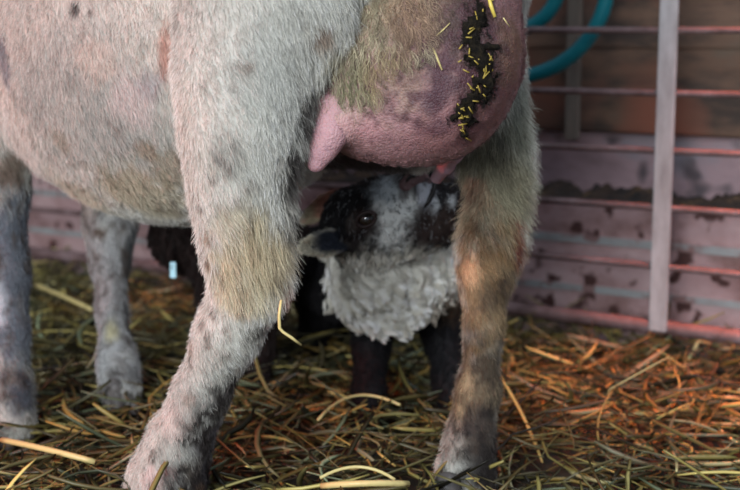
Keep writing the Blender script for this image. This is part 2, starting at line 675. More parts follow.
gate = empty('metal_gate', tuple(on_gate(0, 0)), 'galvanised metal sheep gate with thin horizontal rails in front of the back wall', 'gate')
zr = [plane_z(660, y, 0)[0] for y in (327, 268, 209, 151, 92, 29)]
GT0, GT1 = -1.0, 2.1
for i, z in enumerate(zr):
    r = 0.0098 if i == 0 else 0.0047
    tube('bottom_rail' if i == 0 else 'rail', [on_gate(t, z + 0.002 * math.sin(t * 3 + i), 0) for t in np.linspace(GT0, GT1, 16)], r, m_rail, gate)
dz = zr[-1] - zr[-2]
zt = zr[-1]
for k in range(3):
    zt += dz * 1.15
    tube('rail' if k < 2 else 'top_rail', [on_gate(t, zt, 0) for t in np.linspace(GT0, GT1, 4)], 0.0047 if k < 2 else 0.0098, m_rail, gate)
for t in (0.0, 1.42):
    gate_box('upright_bar', t - 0.0125, t + 0.0125, zr[0] - 0.004, zt, -0.011, -0.005, m_bar, gate, bevel=0.0015)
for t in (GT0, GT1):
    tube('end_post', [on_gate(t, 0.0, 0), on_gate(t, zt, 0)], 0.012, m_rail, gate)

# ------------------------------------------------------------------ hose
m_hose = mat('teal_rubber', srgb(14, 112, 122), 0.38, bump=(60, 0.1))


def hang_pt(px, py, off):
    z, t = plane_z(px, py, off)
    return on_gate(t, z, off)


hose_pts = []
for k in range(150):
    u = k / 149
    a = -1.2 + u * 4 * math.pi + 0.6
    r = 97 - 46 * sstep(0.44, 0.56, u)
    cx, cy = 511 - 2 * sstep(0.44, 0.56, u), -20
    hose_pts.append(hang_pt(cx + r * math.cos(a), cy + r * 1.0 * math.sin(a), 0.05 + 0.03 * u + 0.0 * u))
ho = tube('garden_hose', hose_pts, 0.0108, m_hose)
tag(ho, 'teal rubber hose hanging in a coil between the gate and the brown boards', 'hose')
m_steel = mat('old_nail_steel', srgb(90, 84, 80), 0.5, metal=0.8)
zc, tc_ = plane_z(515, -115, 0.07)
nail = tube('hose_hook', [on_gate(tc_, zc - 0.010, 0.189), on_gate(tc_, zc - 0.010, 0.04), on_gate(tc_, zc - 0.002, 0.028)], 0.0035, m_steel)
tag(nail, 'steel hook on the brown boards carrying the teal hose', 'hook')

# ------------------------------------------------------------------ the ewe
Tw = np.array
white = srgb(213, 208, 197)
grey = srgb(172, 172, 166)
beige = srgb(170, 156, 128)
tan = srgb(196, 168, 116)
brown = srgb(96, 72, 54)
dark = srgb(42, 38, 40)
dirt = srgb(74, 68, 66)
pink = srgb(206, 150, 148)
bluegrey = srgb(74, 84, 100)

AX = unit(Tw([-0.70, 0.71, 0.0]))
LT = unit(Tw([-0.71, -0.70, 0.0]))
UPV = Tw([0, 0, 1.0])
RB = np.stack([AX, LT, UPV], 1)


def B(f, l, z):      # point in the ewe's own frame: forward, left, height
    return Tw([0.02, 1.22, 0]) + AX * f + LT * l + UPV * z


ewe_prims = [
    el(B(0.32, 0.01, 0.466), (0.26, 0.19, 0.212), RB),
    el(B(0.05, 0.0, 0.57), (0.20, 0.155, 0.135), RB),
    el(B(0.56, 0.0, 0.49), (0.19, 0.155, 0.19), RB),
    rc(B(0.66, 0, 0.58), 0.12, B(0.86, 0.02, 0.76), 0.085),
    rc(B(0.87, 0.02, 0.80), 0.072, B(1.03, 0.03, 0.73), 0.042),
    rc(B(0.90, 0.02, 0.76), 0.05, B(1.00, 0.03, 0.71), 0.034),
    rc(B(-0.10, 0, 0.66), 0.03, B(-0.16, 0, 0.58), 0.022),
]
near_hind = [(262, 10, 1.12, 92), (244, 70, 1.11, 64), (238, 130, 1.10, 51), (239, 190, 1.11, 42), (243, 240, 1.12, 37), (250, 286, 1.13, 33),
             (226, 335, 1.145, 28), (200, 395, 1.17, 24), (180, 440, 1.19, 27), (167, 480, 1.20, 35), (156, 505, 1.21, 34)]
ewe_prims += chain(near_hind)
far_hind = [(472, -20, 1.31, 48), (474, 60, 1.30, 43), (482, 120, 1.30, 34), (493, 150, 1.30, 26), (500, 178, 1.29, 19), (498, 205, 1.28, 19), (490, 240, 1.275, 23), (486, 275, 1.275, 22),
            (484, 330, 1.27, 15), (478, 390, 1.27, 17), (470, 440, 1.262, 20), (464, 485, 1.255, 26), (460, 508, 1.25, 27)]
ewe_prims += chain(far_hind)
ewe_prims.append(rc(P(380, -60, 1.22), M(80, 1.2), P(440, -40, 1.29), M(90, 1.25)))      # between the thighs above the udder
ewe_prims += chain([(335, 118, 1.31, 48), (410, 128, 1.33, 42)])      # groin behind the udder
near_fore = [(0, 40, 1.45, 58), (-6, 120, 1.46, 34), (0, 190, 1.46, 24), (6, 270, 1.46, 20), (8, 330, 1.455, 17), (9, 392, 1.43, 21), (12, 422, 1.42, 23)]
far_fore = [(150, 90, 1.62, 52), (116, 180, 1.61, 30), (110, 225, 1.60, 22), (110, 260, 1.60, 16), (112, 310, 1.58, 11.5), (117, 360, 1.56, 16), (120, 388, 1.545, 20)]
ewe_prims += chain(near_fore) + chain(far_fore)
ewe_me = body_mesh(ewe_prims, 0.0085, 0.0075, lambda p: 0.003 * (fbm(p, 30, 4) - 0.5))

ewe_marks = [
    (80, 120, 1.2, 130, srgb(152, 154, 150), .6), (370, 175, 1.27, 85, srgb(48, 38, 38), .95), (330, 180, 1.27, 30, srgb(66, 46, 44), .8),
    (130, 100, 1.16, 34, srgb(194, 184, 180), .8), (150, 80, 1.2, 20, srgb(150, 146, 150), .5),
    (140, 195, 1.28, 60, beige, .65), (80, 195, 1.3, 50, beige, .5), (180, 170, 1.25, 40, srgb(150, 134, 110), .6),
    (168, 50, 1.12, 16, srgb(176, 128, 112), .7, 2.4), (75, 8, 1.2, 7, dark, .9), (90, 9, 1.2, 5, dark, .9), (2, 60, 1.3, 16, srgb(120, 120, 126), .8, 2),
    (95, 60, 1.18, 30, srgb(196, 180, 168), .5), (58, 138, 1.25, 16, srgb(150, 140, 124), .6), (145, 150, 1.24, 14, srgb(146, 126, 100), .5),
    # near hind leg
    (262, 258, 1.10, 50, srgb(186, 166, 130), .75), (240, 225, 1.10, 34, srgb(190, 174, 142), .5), (235, 290, 1.1, 34, srgb(198, 184, 156), .8), (290, 300, 1.12, 14, srgb(196, 140, 134), .8, 2.0),
    (275, 330, 1.12, 12, pink, .6), (304, 160, 1.13, 17, dark, .95, 3.0), (306, 112, 1.13, 13, dark, .85, 2.0), (299, 212, 1.13, 10, dark, .85, 2.5),
    (322, 36, 1.06, 14, srgb(150, 128, 112), .8), (246, 66, 1.04, 9, brown, .5), (218, 158, 1.05, 8, dirt, .7), (228, 168, 1.05, 5, dirt, .5), (212, 178, 1.06, 6, dirt, .7),
    (205, 235, 1.08, 8, srgb(128, 106, 84), .8), (207, 262, 1.09, 8, srgb(128, 106, 84), .8), (190, 345, 1.12, 9, srgb(150, 128, 110), .7),
    (236, 395, 1.15, 28, dirt, .9), (222, 435, 1.17, 36, srgb(86, 80, 84), .95), (206, 478, 1.18, 44, srgb(54, 50, 54), 1.0), (172, 420, 1.15, 26, srgb(214, 196, 188), .6), (150, 480, 1.18, 16, srgb(214, 190, 184), .8), (255, 360, 1.14, 12, srgb(110, 96, 100), .8),
    (170, 470, 1.17, 10, srgb(116, 86, 84), .7), (190, 400, 1.15, 10, srgb(156, 136, 124), .6), (200, 490, 1.18, 12, brown, .8),
    (365, 70, 1.10, 46, srgb(164, 150, 112), .8), (330, 90, 1.1, 20, srgb(130, 124, 98), .7), (400, 40, 1.10, 60, srgb(166, 142, 118), .7),
    (480, 20, 1.14, 40, srgb(84, 62, 54), .9), (520, 40, 1.2, 26, srgb(140, 112, 84), .7),
    # far hind leg
    (490, 190, 1.28, 75, srgb(118, 112, 88), .9, 1.3), (490, 290, 1.27, 60, srgb(134, 108, 72), .9, 1.3), (480, 390, 1.26, 60, srgb(112, 92, 64), .9, 1.2), (472, 225, 1.26, 12, srgb(92, 74, 52), .7, 1.5), (500, 290, 1.26, 12, srgb(80, 62, 44), .7, 2), (462, 390, 1.25, 12, srgb(178, 160, 126), .8, 3),
    (526, 110, 1.28, 30, srgb(136, 138, 124), .7, 2), (470, 268, 1.25, 13, srgb(206, 170, 134), .9, 1.6), (518, 246, 1.26, 11, srgb(92, 32, 30), .95, 2.2),
    (516, 220, 1.26, 8, srgb(120, 50, 42), .7), (486, 430, 1.24, 32, srgb(70, 62, 56), .95), (488, 470, 1.24, 34, srgb(46, 40, 38), .95), (440, 440, 1.25, 10, srgb(170, 158, 134), .5, 1.6),
    (462, 180, 1.26, 26, srgb(58, 54, 50), .85, 1.3),
    # fore legs
    (12, 280, 1.46, 95, bluegrey, .85, 1.3), (-4, 300, 1.45, 12, srgb(200, 204, 210), .8, 3), (20, 395, 1.46, 30, srgb(64, 68, 80), .9), (10, 165, 1.45, 26, srgb(108, 92, 76), .8),
    (112, 300, 1.6, 110, srgb(160, 160, 162), .85, 1.2), (130, 255, 1.59, 12, srgb(82, 84, 86), .9, 4), (128, 320, 1.59, 9, srgb(92, 92, 92), .9, 3), (100, 232, 1.58, 9, brown, .7),
    (112, 330, 1.58, 9, srgb(206, 196, 150), .7, 2), (112, 372, 1.58, 8, srgb(60, 54, 52), .85), (130, 375, 1.59, 14, srgb(110, 108, 108), .8),
]


def surf(px, py, Y, prims, k=0.0085):
    """where the sight line through a pixel meets the body, else the point itself"""
    y = Y - 0.12
    for _ in range(60):
        d = float(sdf(P(px, py, y)[None], prims, k)[0])
        if d < 0.0005:
            return P(px, py, y)
        y += d * 0.9
        if y > Y + 0.1:
            break
    return P(px, py, Y)


ewe_c = [surf(q[0], q[1], q[2], ewe_prims) for q in ewe_marks]


def ewe_col(p):
    mix = fbm(p, 12, 21)[:, None]
    base = white * mix + grey * (1 - mix)
    col = base
    wob = (fbm(p, 90, 3) - 0.5)
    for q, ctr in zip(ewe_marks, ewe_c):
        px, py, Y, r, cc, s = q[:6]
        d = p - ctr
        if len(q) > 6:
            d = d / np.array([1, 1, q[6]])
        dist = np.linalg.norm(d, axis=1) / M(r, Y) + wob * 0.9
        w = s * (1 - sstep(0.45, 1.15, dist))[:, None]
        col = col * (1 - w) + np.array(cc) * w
    # fine flecks of dirt, more of them low down on the legs
    leg = 1 - sstep(0.22, 0.40, p[:, 2])
    fl = sstep(0.70 - 0.10 * leg, 0.78 - 0.08 * leg, fbm(p, 120, 41, 2))
    fl2 = sstep(0.66, 0.76, fbm(p * [1, 1, 0.45], 70, 43, 2)) * (0.25 + 0.5 * leg)
    w = np.clip(fl * (0.35 + 0.3 * leg) + fl2 * 0.6, 0, 0.75)[:, None]
    col = col * (1 - w) + srgb(78, 64, 54) * w
    g = np.zeros(len(p))
    for ctr, r, k in grime:
        g = np.maximum(g, k * (1 - sstep(0.4, 1.2, np.linalg.norm((p - ctr) / np.array([1, 1, 1.6]), axis=1) / r)))
    gn = np.clip(sstep(0.44, 0.60, fbm(p * [1, 1, .5], 150, 47, 3)) + 0.25, 0, 1) * g
    gn = np.clip(gn, 0, .95)
    return col * (1 - gn[:, None]) + srgb(38, 32, 30) * gn[:, None]


grime = [(P(301, 158, 1.105), M(32, 1.12), 1.8), (P(306, 112, 1.10), M(24, 1.12), 1.6), (P(297, 208, 1.11), M(19, 1.12), 1.5),
         (P(226, 440, 1.17), M(56, 1.2), 1.5), (P(206, 480, 1.17), M(52, 1.2), 1.5), (P(236, 395, 1.145), M(32, 1.15), 1.3), (P(262, 345, 1.12), M(22, 1.15), .9),
         (P(487, 455, 1.24), M(56, 1.25), 1.0), (P(488, 360, 1.25), M(40, 1.25), .7), (P(500, 300, 1.25), M(30, 1.25), .55), (P(478, 230, 1.25), M(30, 1.25), .5),
         (P(215, 470, 1.16), M(48, 1.2), .95), (P(240, 400, 1.14), M(26, 1.2), .8), (P(222, 165, 1.04), M(30, 1.1), .45), (P(10, 400, 1.44), M(40, 1.4), .6),
         (P(128, 300, 1.58), M(40, 1.6), .5), (P(120, 380, 1.57), M(20, 1.6), .6), (P(505, 140, 1.26), M(30, 1.2), .5)]


def mesh_pts(me):
    v = np.empty(len(me.vertices) * 3)
    me.vertices.foreach_get('co', v)
    return v.reshape(-1, 3)


m_skin = mat('ewe_skin', rough=0.7, attr=True, spec=0.2, bump=(220, 0.3))
ewe = empty('ewe', tuple(B(0.3, 0, 0)), 'pale shorn ewe standing over the lamb, muddy legs and full pink udder', 'sheep')
ewe_me.materials.append(m_skin)
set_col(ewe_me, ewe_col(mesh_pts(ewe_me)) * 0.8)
body = link('body', ewe_me, ewe)


def hair_mat(name, rough=0.55, trans=0.25):
    m = bpy.data.materials.new(name)
    m.use_nodes = True
    nt = m.node_tree
    b = nt.nodes['Principled BSDF']
    a = nt.nodes.new('ShaderNodeAttribute')
    a.attribute_name = 'col'
    nt.links.new(a.outputs['Color'], b.inputs['Base Color'])
    b.inputs['Roughness'].default_value = rough
    b.inputs['Specular IOR Level'].default_value = 0.3
    tr = nt.nodes.new('ShaderNodeBsdfTranslucent')
    nt.links.new(a.outputs['Color'], tr.inputs['Color'])
    mx = nt.nodes.new('ShaderNodeMixShader')
    mx.inputs[0].default_value = trans
    nt.links.new(b.outputs[0], mx.inputs[1])
    nt.links.new(tr.outputs[0], mx.inputs[2])
    nt.links.new(mx.outputs[0], nt.nodes['Material Output'].inputs['Surface'])
    return m


m_hair = hair_mat('coat_hair')

UDC = P(422, 72, 1.175)
cam_p = np.array([0, 0, CAMH])


def ewe_density(c, n):
    face = (n * unit(cam_p - c)).sum(1)
    return (0.22 + 0.78 * sstep(-0.45, -0.15, face)) * (1 - 0.6 * sstep(0.55, 0.66, c[:, 2])) * (1 - 0.6 * sstep(0.50, 0.62, -c[:, 0]))


root, nrm = sample(ewe_me, 420000, ewe_density)
z = root[:, 2]
f_len = 0.0055 + 0.004 * fbm(root, 20, 51) + 0.002 * sstep(.2, .3, z)


def near(px, py, Y, r, asp=1.0):
    d = (root - P(px, py, Y)) / np.array([1, 1, asp])
    return 1 - sstep(0.5, 1.1, np.linalg.norm(d, axis=1) / M(r, Y))


hock = near(262, 255, 1.10, 60, 1.2)
inner = near(300, 160, 1.105, 30, 3.0)
over = near(365, 75, 1.10, 75)
fthigh = near(505, 170, 1.28, 90, 1.3)
chestw = near(10, 160, 1.4, 50)
bare = near(130, 100, 1.16, 34)
f_len = f_len * (1 - 0.6 * bare) + 0.012 * hock + 0.012 * inner + 0.010 * over + 0.011 * fthigh + 0.006 * chestw
f_len = f_len * rng.uniform(0.6, 1.2, len(root))
back = -AX
comb = np.tile(-UPV * 0.85 + back * 0.35, (len(root), 1))
comb += 0.9 * np.stack([fbm(root, 26, 61) - 0.5, fbm(root, 26, 62) - 0.5, fbm(root, 26, 63) - 0.5], 1)
belly = sstep(0.30, 0.36, z) * 0.3
lift = 0.30 + 0.15 * fbm(root, 40, 71) + 0.12 * inner + 0.1 * fthigh
hcol = ewe_col(root + nrm * 0.0)
hcol = np.clip(hcol * rng.normal(1.06, 0.26, (len(root), 1)), 0, 0.92)
comb = comb + inner[:, None] * Tw([0.9, 0, 0])
thick = hock + over + fthigh
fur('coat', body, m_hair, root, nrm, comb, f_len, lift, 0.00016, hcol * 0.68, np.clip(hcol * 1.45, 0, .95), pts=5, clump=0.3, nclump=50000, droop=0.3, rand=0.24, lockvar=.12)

# hooves: two claws a foot, horn coloured
m_hoof = ramp_mat('hoof_horn', [(0.3, srgb(40, 36, 36)), (0.6, srgb(96, 90, 88)), (0.85, srgb(140, 134, 126))], (40, 40, 20), 1, 4, 0.5, 0.4)


def hooves(px, py, Y, size, parent, name='hoof', m=m_hoof, fwd=AX):
    c = P(px, py, Y)
    c[2] = max(c[2], 0)
    sd = np.cross(UPV, fwd)
    for s in (-1, 1):
        a = c + sd * s * size * 0.42 + UPV * size * 1.0 - fwd * size * 0.1
        b = Tw([*(c + sd * s * size * 0.5 + fwd * size * 0.5)[:2], 0.004 + size * 0.30])
        b2 = Tw([*(c + sd * s * size * 0.45 - fwd * size * 0.4)[:2], 0.004 + size * 0.32])
        me = body_mesh([rc(a, size * 0.50, b, size * 0.30), rc(a, size * 0.46, b2, size * 0.34), rc(b, size * 0.3, b2, size * 0.34)], size * 0.06, size * 0.13)
        me.materials.append(m)
        link(name, me, parent)


hooves(13, 437, 1.42, 0.024, ewe)
hooves(122, 404, 1.54, 0.024, ewe)
hooves(150, 520, 1.215, 0.026, ewe)
hooves(452, 524, 1.235, 0.026, ewe)

# head pieces beyond the frame
m_eye = mat('eye', (0.012, 0.009, 0.008), 0.06, spec=0.8, coat=1.0)
for s in (-1, 1):
    me = body_mesh([el(B(0.945, 0.022 + s * 0.052, 0.79), (0.013, 0.013, 0.013))], 0.001, 0.003)
    me.materials.append(m_eye)
    link('eye', me, ewe)
    R_ = np.stack([unit(LT * s - UPV * 0.25), AX, unit(np.cross(unit(LT * s - UPV * 0.25), AX))], 1)
    me = body_mesh([el(B(0.86, 0.02 + s * 0.115, 0.82), (0.062, 0.026, 0.008), R_)], 0.001, 0.004)
    set_col(me, np.tile(grey, (len(me.vertices), 1)))
    me.materials.append(m_skin)
    link('ear', me, ewe)

# udder
ud_pts = [el(P(414, 66, 1.175), (M(101, 1.175), 0.085, M(98, 1.175))),
          rc(P(365, 108, 1.155), M(48, 1.155), P(434, 92, 1.14), M(62, 1.14)),
          rc(P(444, 30, 1.17), M(70, 1.17), P(453, 60, 1.15), M(60, 1.15)),
          rc(P(356, 100, 1.13), M(36, 1.13), P(336, 122, 1.115), M(20, 1.115)),
          rc(P(448, -10, 1.17), M(68, 1.17), P(440, 30, 1.16), M(70, 1.16))]
ud_marks = [
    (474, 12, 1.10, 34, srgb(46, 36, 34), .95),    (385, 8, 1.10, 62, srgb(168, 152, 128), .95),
    (400, 140, 1.10, 85, srgb(172, 132, 138), .8), (345, 125, 1.1, 40, srgb(200, 158, 160), .8), (450, 135, 1.1, 50, srgb(140, 96, 98), .7),
    (350, 92, 1.10, 30, srgb(180, 158, 148), .7), (395, 70, 1.08, 56, srgb(158, 134, 122), .85), (440, 45, 1.08, 54, srgb(122, 94, 88), .85), (500, 90, 1.15, 52, srgb(112, 78, 76), .9),
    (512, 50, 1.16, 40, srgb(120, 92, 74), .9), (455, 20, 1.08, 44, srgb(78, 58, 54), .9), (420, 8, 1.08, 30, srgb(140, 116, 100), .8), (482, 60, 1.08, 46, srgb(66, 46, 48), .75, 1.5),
    (440, 78, 1.07, 22, srgb(78, 54, 66), .85, 1.3), (432, 100, 1.07, 18, srgb(84, 60, 72), .9), (405, 118, 1.08, 7, srgb(90, 60, 66), .9), (392, 108, 1.08, 5, srgb(80, 54, 60), .9),
    (418, 124, 1.08, 7, srgb(90, 62, 70), .8), (375, 72, 1.08, 9, srgb(120, 92, 86), .6), (440, 126, 1.08, 14, srgb(100, 70, 80), .8), (425, 60, 1.07, 12, srgb(84, 60, 68), .8),
    (370, 132, 1.08, 16, srgb(190, 140, 148), .6), (470, 140, 1.1, 16, srgb(96, 64, 70), .7),
]
ud_marks0 = ud_marks
dung_c = [(476, 5, 12), (474, 25, 14), (472, 45, 15), (478, 62, 17), (482, 78, 17), (474, 92, 15), (466, 106, 11), (467, 120, 9), (462, 132, 6), (452, 112, 8), (488, 50, 11)]


def _ray_udder(px, py):
    Y = 0.95
    for _ in range(60):
        d = float(sdf(P(px, py, Y)[None], ud_pts, 0.006)[0])
        if d < 0.0003:
            break
        Y += d * 0.9
    return Y


dung_p = [(P(px, py, _ray_udder(px, py)), M(r, 1.08)) for px, py, r in dung_c]


ud_marks = [(*surf(q[0], q[1], q[2] + 0.05, ud_pts, 0.008), q[3], q[2], *q[4:]) for q in ud_marks]


def dung_w(p):
    w = np.zeros(len(p))
    wob = (fbm(p, 170, 5, 4) - 0.5) * 3.4
    for c, r in dung_p:
        d = np.linalg.norm(p - c, axis=1) / r + wob
        w = np.maximum(w, 1 - sstep(0.6, 1.1, d))
    return w


def ud_disp(p):
    fine = 0.0016 * (fbm(p, 130, 9) - 0.5) + 0.0035 * (fbm(p, 35, 19) - 0.5)
    return fine


def ud_col(p):
    c = ud_col0(p)
    g = c.mean(1, keepdims=True)
    return (c * .9 + g * .1) * np.array([.86, .78, .74])


def ud_col0(p):
    mix = fbm(p, 60, 77)[:, None]
    base = srgb(158, 122, 124) * mix + srgb(128, 94, 98) * (1 - mix)
    col = base
    wob = (fbm(p, 110, 13) - 0.5)
    for q in ud_marks:
        d = p - Tw(q[:3])
        if len(q) > 7:
            d = d / np.array([1, 1, q[7]])
        w = q[6] * (1 - sstep(0.4, 1.15, np.linalg.norm(d, axis=1) / M(q[3], q[4]) + wob * 1.5))[:, None]
        col = col * (1 - w) + np.array(q[5]) * w
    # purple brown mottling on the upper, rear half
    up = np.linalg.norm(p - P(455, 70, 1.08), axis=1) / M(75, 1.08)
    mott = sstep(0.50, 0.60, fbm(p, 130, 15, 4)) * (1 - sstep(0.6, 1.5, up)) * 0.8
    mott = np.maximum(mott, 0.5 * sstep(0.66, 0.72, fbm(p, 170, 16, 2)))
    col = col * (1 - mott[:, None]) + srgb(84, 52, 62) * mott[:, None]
    return col


ud_me = body_mesh(ud_pts, 0.008, 0.0042, ud_disp)
set_col(ud_me, ud_col(mesh_pts(ud_me)))
m_udder = mat('udder_skin', rough=0.5, attr=True, spec=0.35, sss=0.12, bump=(500, 0.55))
ud_me.materials.append(m_udder)
udder = link('udder', ud_me, ewe)
udder['label'] = 'swollen pink udder with dark dung down its rear'


def teat(pts, name='teat', c0=srgb(176, 134, 140)):
    pr = chain(pts)
    me = body_mesh(pr, 0.003, 0.0020, lambda p: 0.0012 * (fbm(p, 260, 27, 2) - 0.5))
    set_col(me, ud_col(mesh_pts(me)) * 0.35 + c0 * 0.65)
    me.materials.append(m_udder)
    return link(name, me, udder)


teat([(338, 112, 1.118, 24), (330, 134, 1.11, 16), (323, 150, 1.107, 11.5), (316, 164, 1.105, 8.5)])
teat([(458, 146, 1.24, 12), (446, 165, 1.28, 7.5), (437, 178, 1.33, 6)], c0=srgb(214, 176, 196))

# dried dung: a lumpy crust lying on the udder
v = mesh_pts(ud_me)
w = dung_w(v)
vn = np.empty(len(v) * 3)
ud_me.vertices.foreach_get('normal', vn)
vn = vn.reshape(-1, 3)
th = 0.0004 + 0.0048 * w * (0.1 + 1.3 * sstep(.3, .75, fbm(v, 200, 88)))
keep = w > 0.12
idx = -np.ones(len(v), int)
idx[keep] = np.arange(keep.sum())
fc = [[idx[i] for i in p.vertices] for p in ud_me.polygons if all(keep[i] for i in p.vertices)]
top = v[keep] + vn[keep] * th[keep][:, None]
bot = v[keep] - vn[keep] * 0.002
nk = int(keep.sum())
edges = {}
for f in fc:
    for a, b in zip(f, f[1:] + f[:1]):
        edges[(a, b)] = 1
rim = [(a, b) for (a, b) in edges if (b, a) not in edges]
fc2 = fc + [[i + nk for i in f[::-1]] for f in fc] + [[b, a, a + nk, b + nk] for a, b in rim]
m_dung = ramp_mat('dried_dung', [(0.35, srgb(14, 12, 10)), (0.6, srgb(34, 28, 20)), (0.8, srgb(70, 58, 32))], (260, 260, 260), 1, 5, 0.85, 1.0, dist=0.004)
m_dung.node_tree.nodes['Principled BSDF'].inputs['Specular IOR Level'].default_value = 0.12
crust = make_mesh('dung_crust', np.concatenate([top, bot]), fc2, m_dung, udder)

# short down on the udder and shaggy cream wool hanging over its top
root, nrm = sample(ud_me, 36000)
nr = lambda px, py, Y, r: np.linalg.norm(root - P(px, py, Y), axis=1) / M(r, Y)
shag = np.clip(1 - sstep(0.5, 1.2, nr(350, 58, 1.09, 48) + (fbm(root, 80, 6) - .5) * 1.4), 0, 1)
shag = np.maximum(shag, 0.85 * (1 - sstep(0.5, 1.2, nr(385, 5, 1.09, 66) + (fbm(root, 70, 8) - .5))))
rim_ = np.maximum(1 - sstep(0.5, 1.1, nr(520, 50, 1.17, 40)), 0)
dw = dung_w(root)
ln = 0.0028 + 0.020 * shag + 0.006 * rim_ + 0.007 * dw
ucol = ud_col(root)
sc_ = blobs(root, srgb(178, 168, 142), [(350, 80, 1.09, 30, srgb(140, 136, 106), .8), (385, 70, 1.09, 28, srgb(172, 150, 112), .7), (410, 20, 1.1, 36, srgb(170, 138, 116), .8)])
hc_ = ucol * 1.0 * (1 - shag[:, None]) + sc_ * shag[:, None]
hc_ = hc_ * (1 - dw[:, None]) + srgb(24, 20, 16) * dw[:, None]
hc_ = np.clip(hc_ * rng.normal(1, .2, (len(root), 1)), 0, .9)
cb = np.tile(-UPV + Tw([0.25, 0, 0]), (len(root), 1)) + 1.2 * np.stack([fbm(root, 45, 61) - 0.5, fbm(root, 45, 62) - 0.5, fbm(root, 45, 63) - 0.5], 1)
selk = rng.random(len(root)) < (0.35 + shag + rim_ + dw)
fur('down', udder, m_hair, root[selk], nrm[selk], cb[selk], (ln * rng.uniform(.5, 1.2, len(root)))[selk], (0.25 + 0.15 * rng.random(len(root)))[selk],
    (0.00013 + 0.00012 * np.clip(shag + rim_ + dw, 0, 1))[selk][:, None], hc_[selk], pts=6, clump=0.6, nclump=2600, curl=0.0014, curln=1.2, droop=0.4, lockvar=.3)

# ------------------------------------------------------------------ lambs
black = srgb(22, 20, 23)
lw = srgb(232, 228, 216)


def lamb_fur(me, parent, n, colf, lenf, name='fleece', dens=None, curlf=0.0, lockvar=.3, flip=0.0, rad=0.0003, clump=0.7, nclump=3000, combv=(-0.1, 0, -1), pts=6, curln=1.6, rand=.18, droop=.5, lift=.4):
    root, nrm = sample(me, n, dens)
    col = colf(root)
    col = np.clip(col * rng.normal(1, .16, (n, 1)), 0, .95)
    if flip:
        br = col.mean(1)
        sw = rng.random(n) < flip * (name != 'x')
        col = np.where((sw & (br > .12))[:, None], srgb(38, 34, 36), np.where((sw & (br <= .12) & (rng.random(n) < headw(root)))[:, None], srgb(150, 152, 156), col))
    cb = np.tile(Tw(combv, float), (n, 1)) + 0.9 * np.stack([fbm(root, 30, 61) - 0.5, fbm(root, 30, 62) - 0.5, fbm(root, 30, 63) - 0.5], 1)
    return fur(name, parent, m_hair, root, nrm, cb, lenf(root) * rng.uniform(.6, 1.2, n), np.full(n, lift), rad, col * .85, col * 1.1, pts=pts, clump=clump,
               nclump=nclump, curl=curlf, curln=curln, droop=droop, rand=rand, lockvar=lockvar)


lamb = empty('lamb', (0.0, 1.62, 0), 'black and white lamb suckling under the ewe, head twisted up, curly white bib', 'lamb')
lp = chain([(358, 222, 1.42, 36), (388, 212, 1.41, 33), (418, 196, 1.405, 24)])                     # skull to nose
lp += chain([(385, 236, 1.42, 28), (432, 222, 1.415, 24), (456, 202, 1.41, 18)])                    # jaw
lp += chain([(370, 240, 1.45, 36), (392, 268, 1.50, 38), (398, 276, 1.57, 48)])                     # neck to chest
lp += [rc(P(398, 274, 1.57), 0.054, P(350, 272, 1.72), 0.058), rc(P(350, 272, 1.72), 0.062, P(322, 268, 1.82), 0.058)]
lp += chain([(375, 295, 1.53, 25), (371, 345, 1.53, 16), (369, 392, 1.49, 14), (366, 426, 1.47, 15)])
lp += chain([(432, 290, 1.56, 26), (442, 335, 1.57, 17), (449, 380, 1.53, 14), (456, 414, 1.51, 14)])
lp += chain([(330, 275, 1.80, 32), (322, 310, 1.80, 20), (314, 335, 1.82, 13), (316, 372, 1.80, 11)])
lp += chain([(352, 285, 1.84, 28), (352, 320, 1.86, 16), (358, 360, 1.86, 11)])
lp += chain([(412, 186, 1.40, 13), (422, 178, 1.40, 10)])
lamb_me = body_mesh(lp, 0.006, 0.005)
l_marks = [
    (392, 270, 1.47, 62, lw, 1.0), (360, 265, 1.43, 30, lw, .9), (340, 300, 1.5, 22, srgb(110, 90, 76), .8, 2.0), (452, 292, 1.5, 34, srgb(92, 74, 56), .95), (436, 252, 1.41, 16, srgb(56, 44, 40), .9),
    (394, 218, 1.37, 32, srgb(214, 216, 214), .95, 1.7), (385, 188, 1.38, 22, srgb(150, 158, 164), .85), (350, 190, 1.40, 22, black, .95), (360, 205, 1.38, 16, black, .9),
    (345, 210, 1.38, 16, black, .9), (364, 222, 1.37, 19, srgb(40, 26, 24), .95), (352, 244, 1.38, 12, srgb(60, 52, 52), .8), (352, 222, 1.37, 8, srgb(120, 110, 104), .5),
    (408, 180, 1.37, 16, srgb(34, 26, 28), .9), (427, 194, 1.38, 11, srgb(168, 172, 182), .9, 1.7), (430, 228, 1.38, 28, srgb(44, 32, 30), .95), (460, 195, 1.38, 18, srgb(36, 30, 32), .9),
    (452, 220, 1.38, 24, srgb(48, 36, 32), .9), (436, 205, 1.375, 6, srgb(200, 204, 208), .8, 1.6), (452, 200, 1.38, 5, srgb(200, 204, 208), .8, 1.6), (405, 205, 1.37, 12, srgb(200, 204, 204), .7),
    (402, 196, 1.37, 6, srgb(60, 50, 50), .7), (410, 226, 1.37, 6, srgb(56, 42, 40), .7),
]


l_marks = [(*surf(q[0], q[1], q[2] + 0.03, lp, 0.006), q[3], q[2], *q[4:]) for q in l_marks]


def lamb_col(p):
    col = np.tile(black, (len(p), 1))
    wob = fbm(p, 110, 3) - 0.5
    speck = noise(p, 420, 9) - 0.5
    for q in l_marks:
        d = p - Tw(q[:3])
        if len(q) > 7:
            d = d / np.array([1, 1, q[7]])
        w = q[6] * (1 - sstep(0.5, 1.15, np.linalg.norm(d, axis=1) / M(q[3], q[4]) + wob * 0.9 + speck * 0.5))[:, None]
        col = col * (1 - w) + np.array(q[5]) * w
    return col


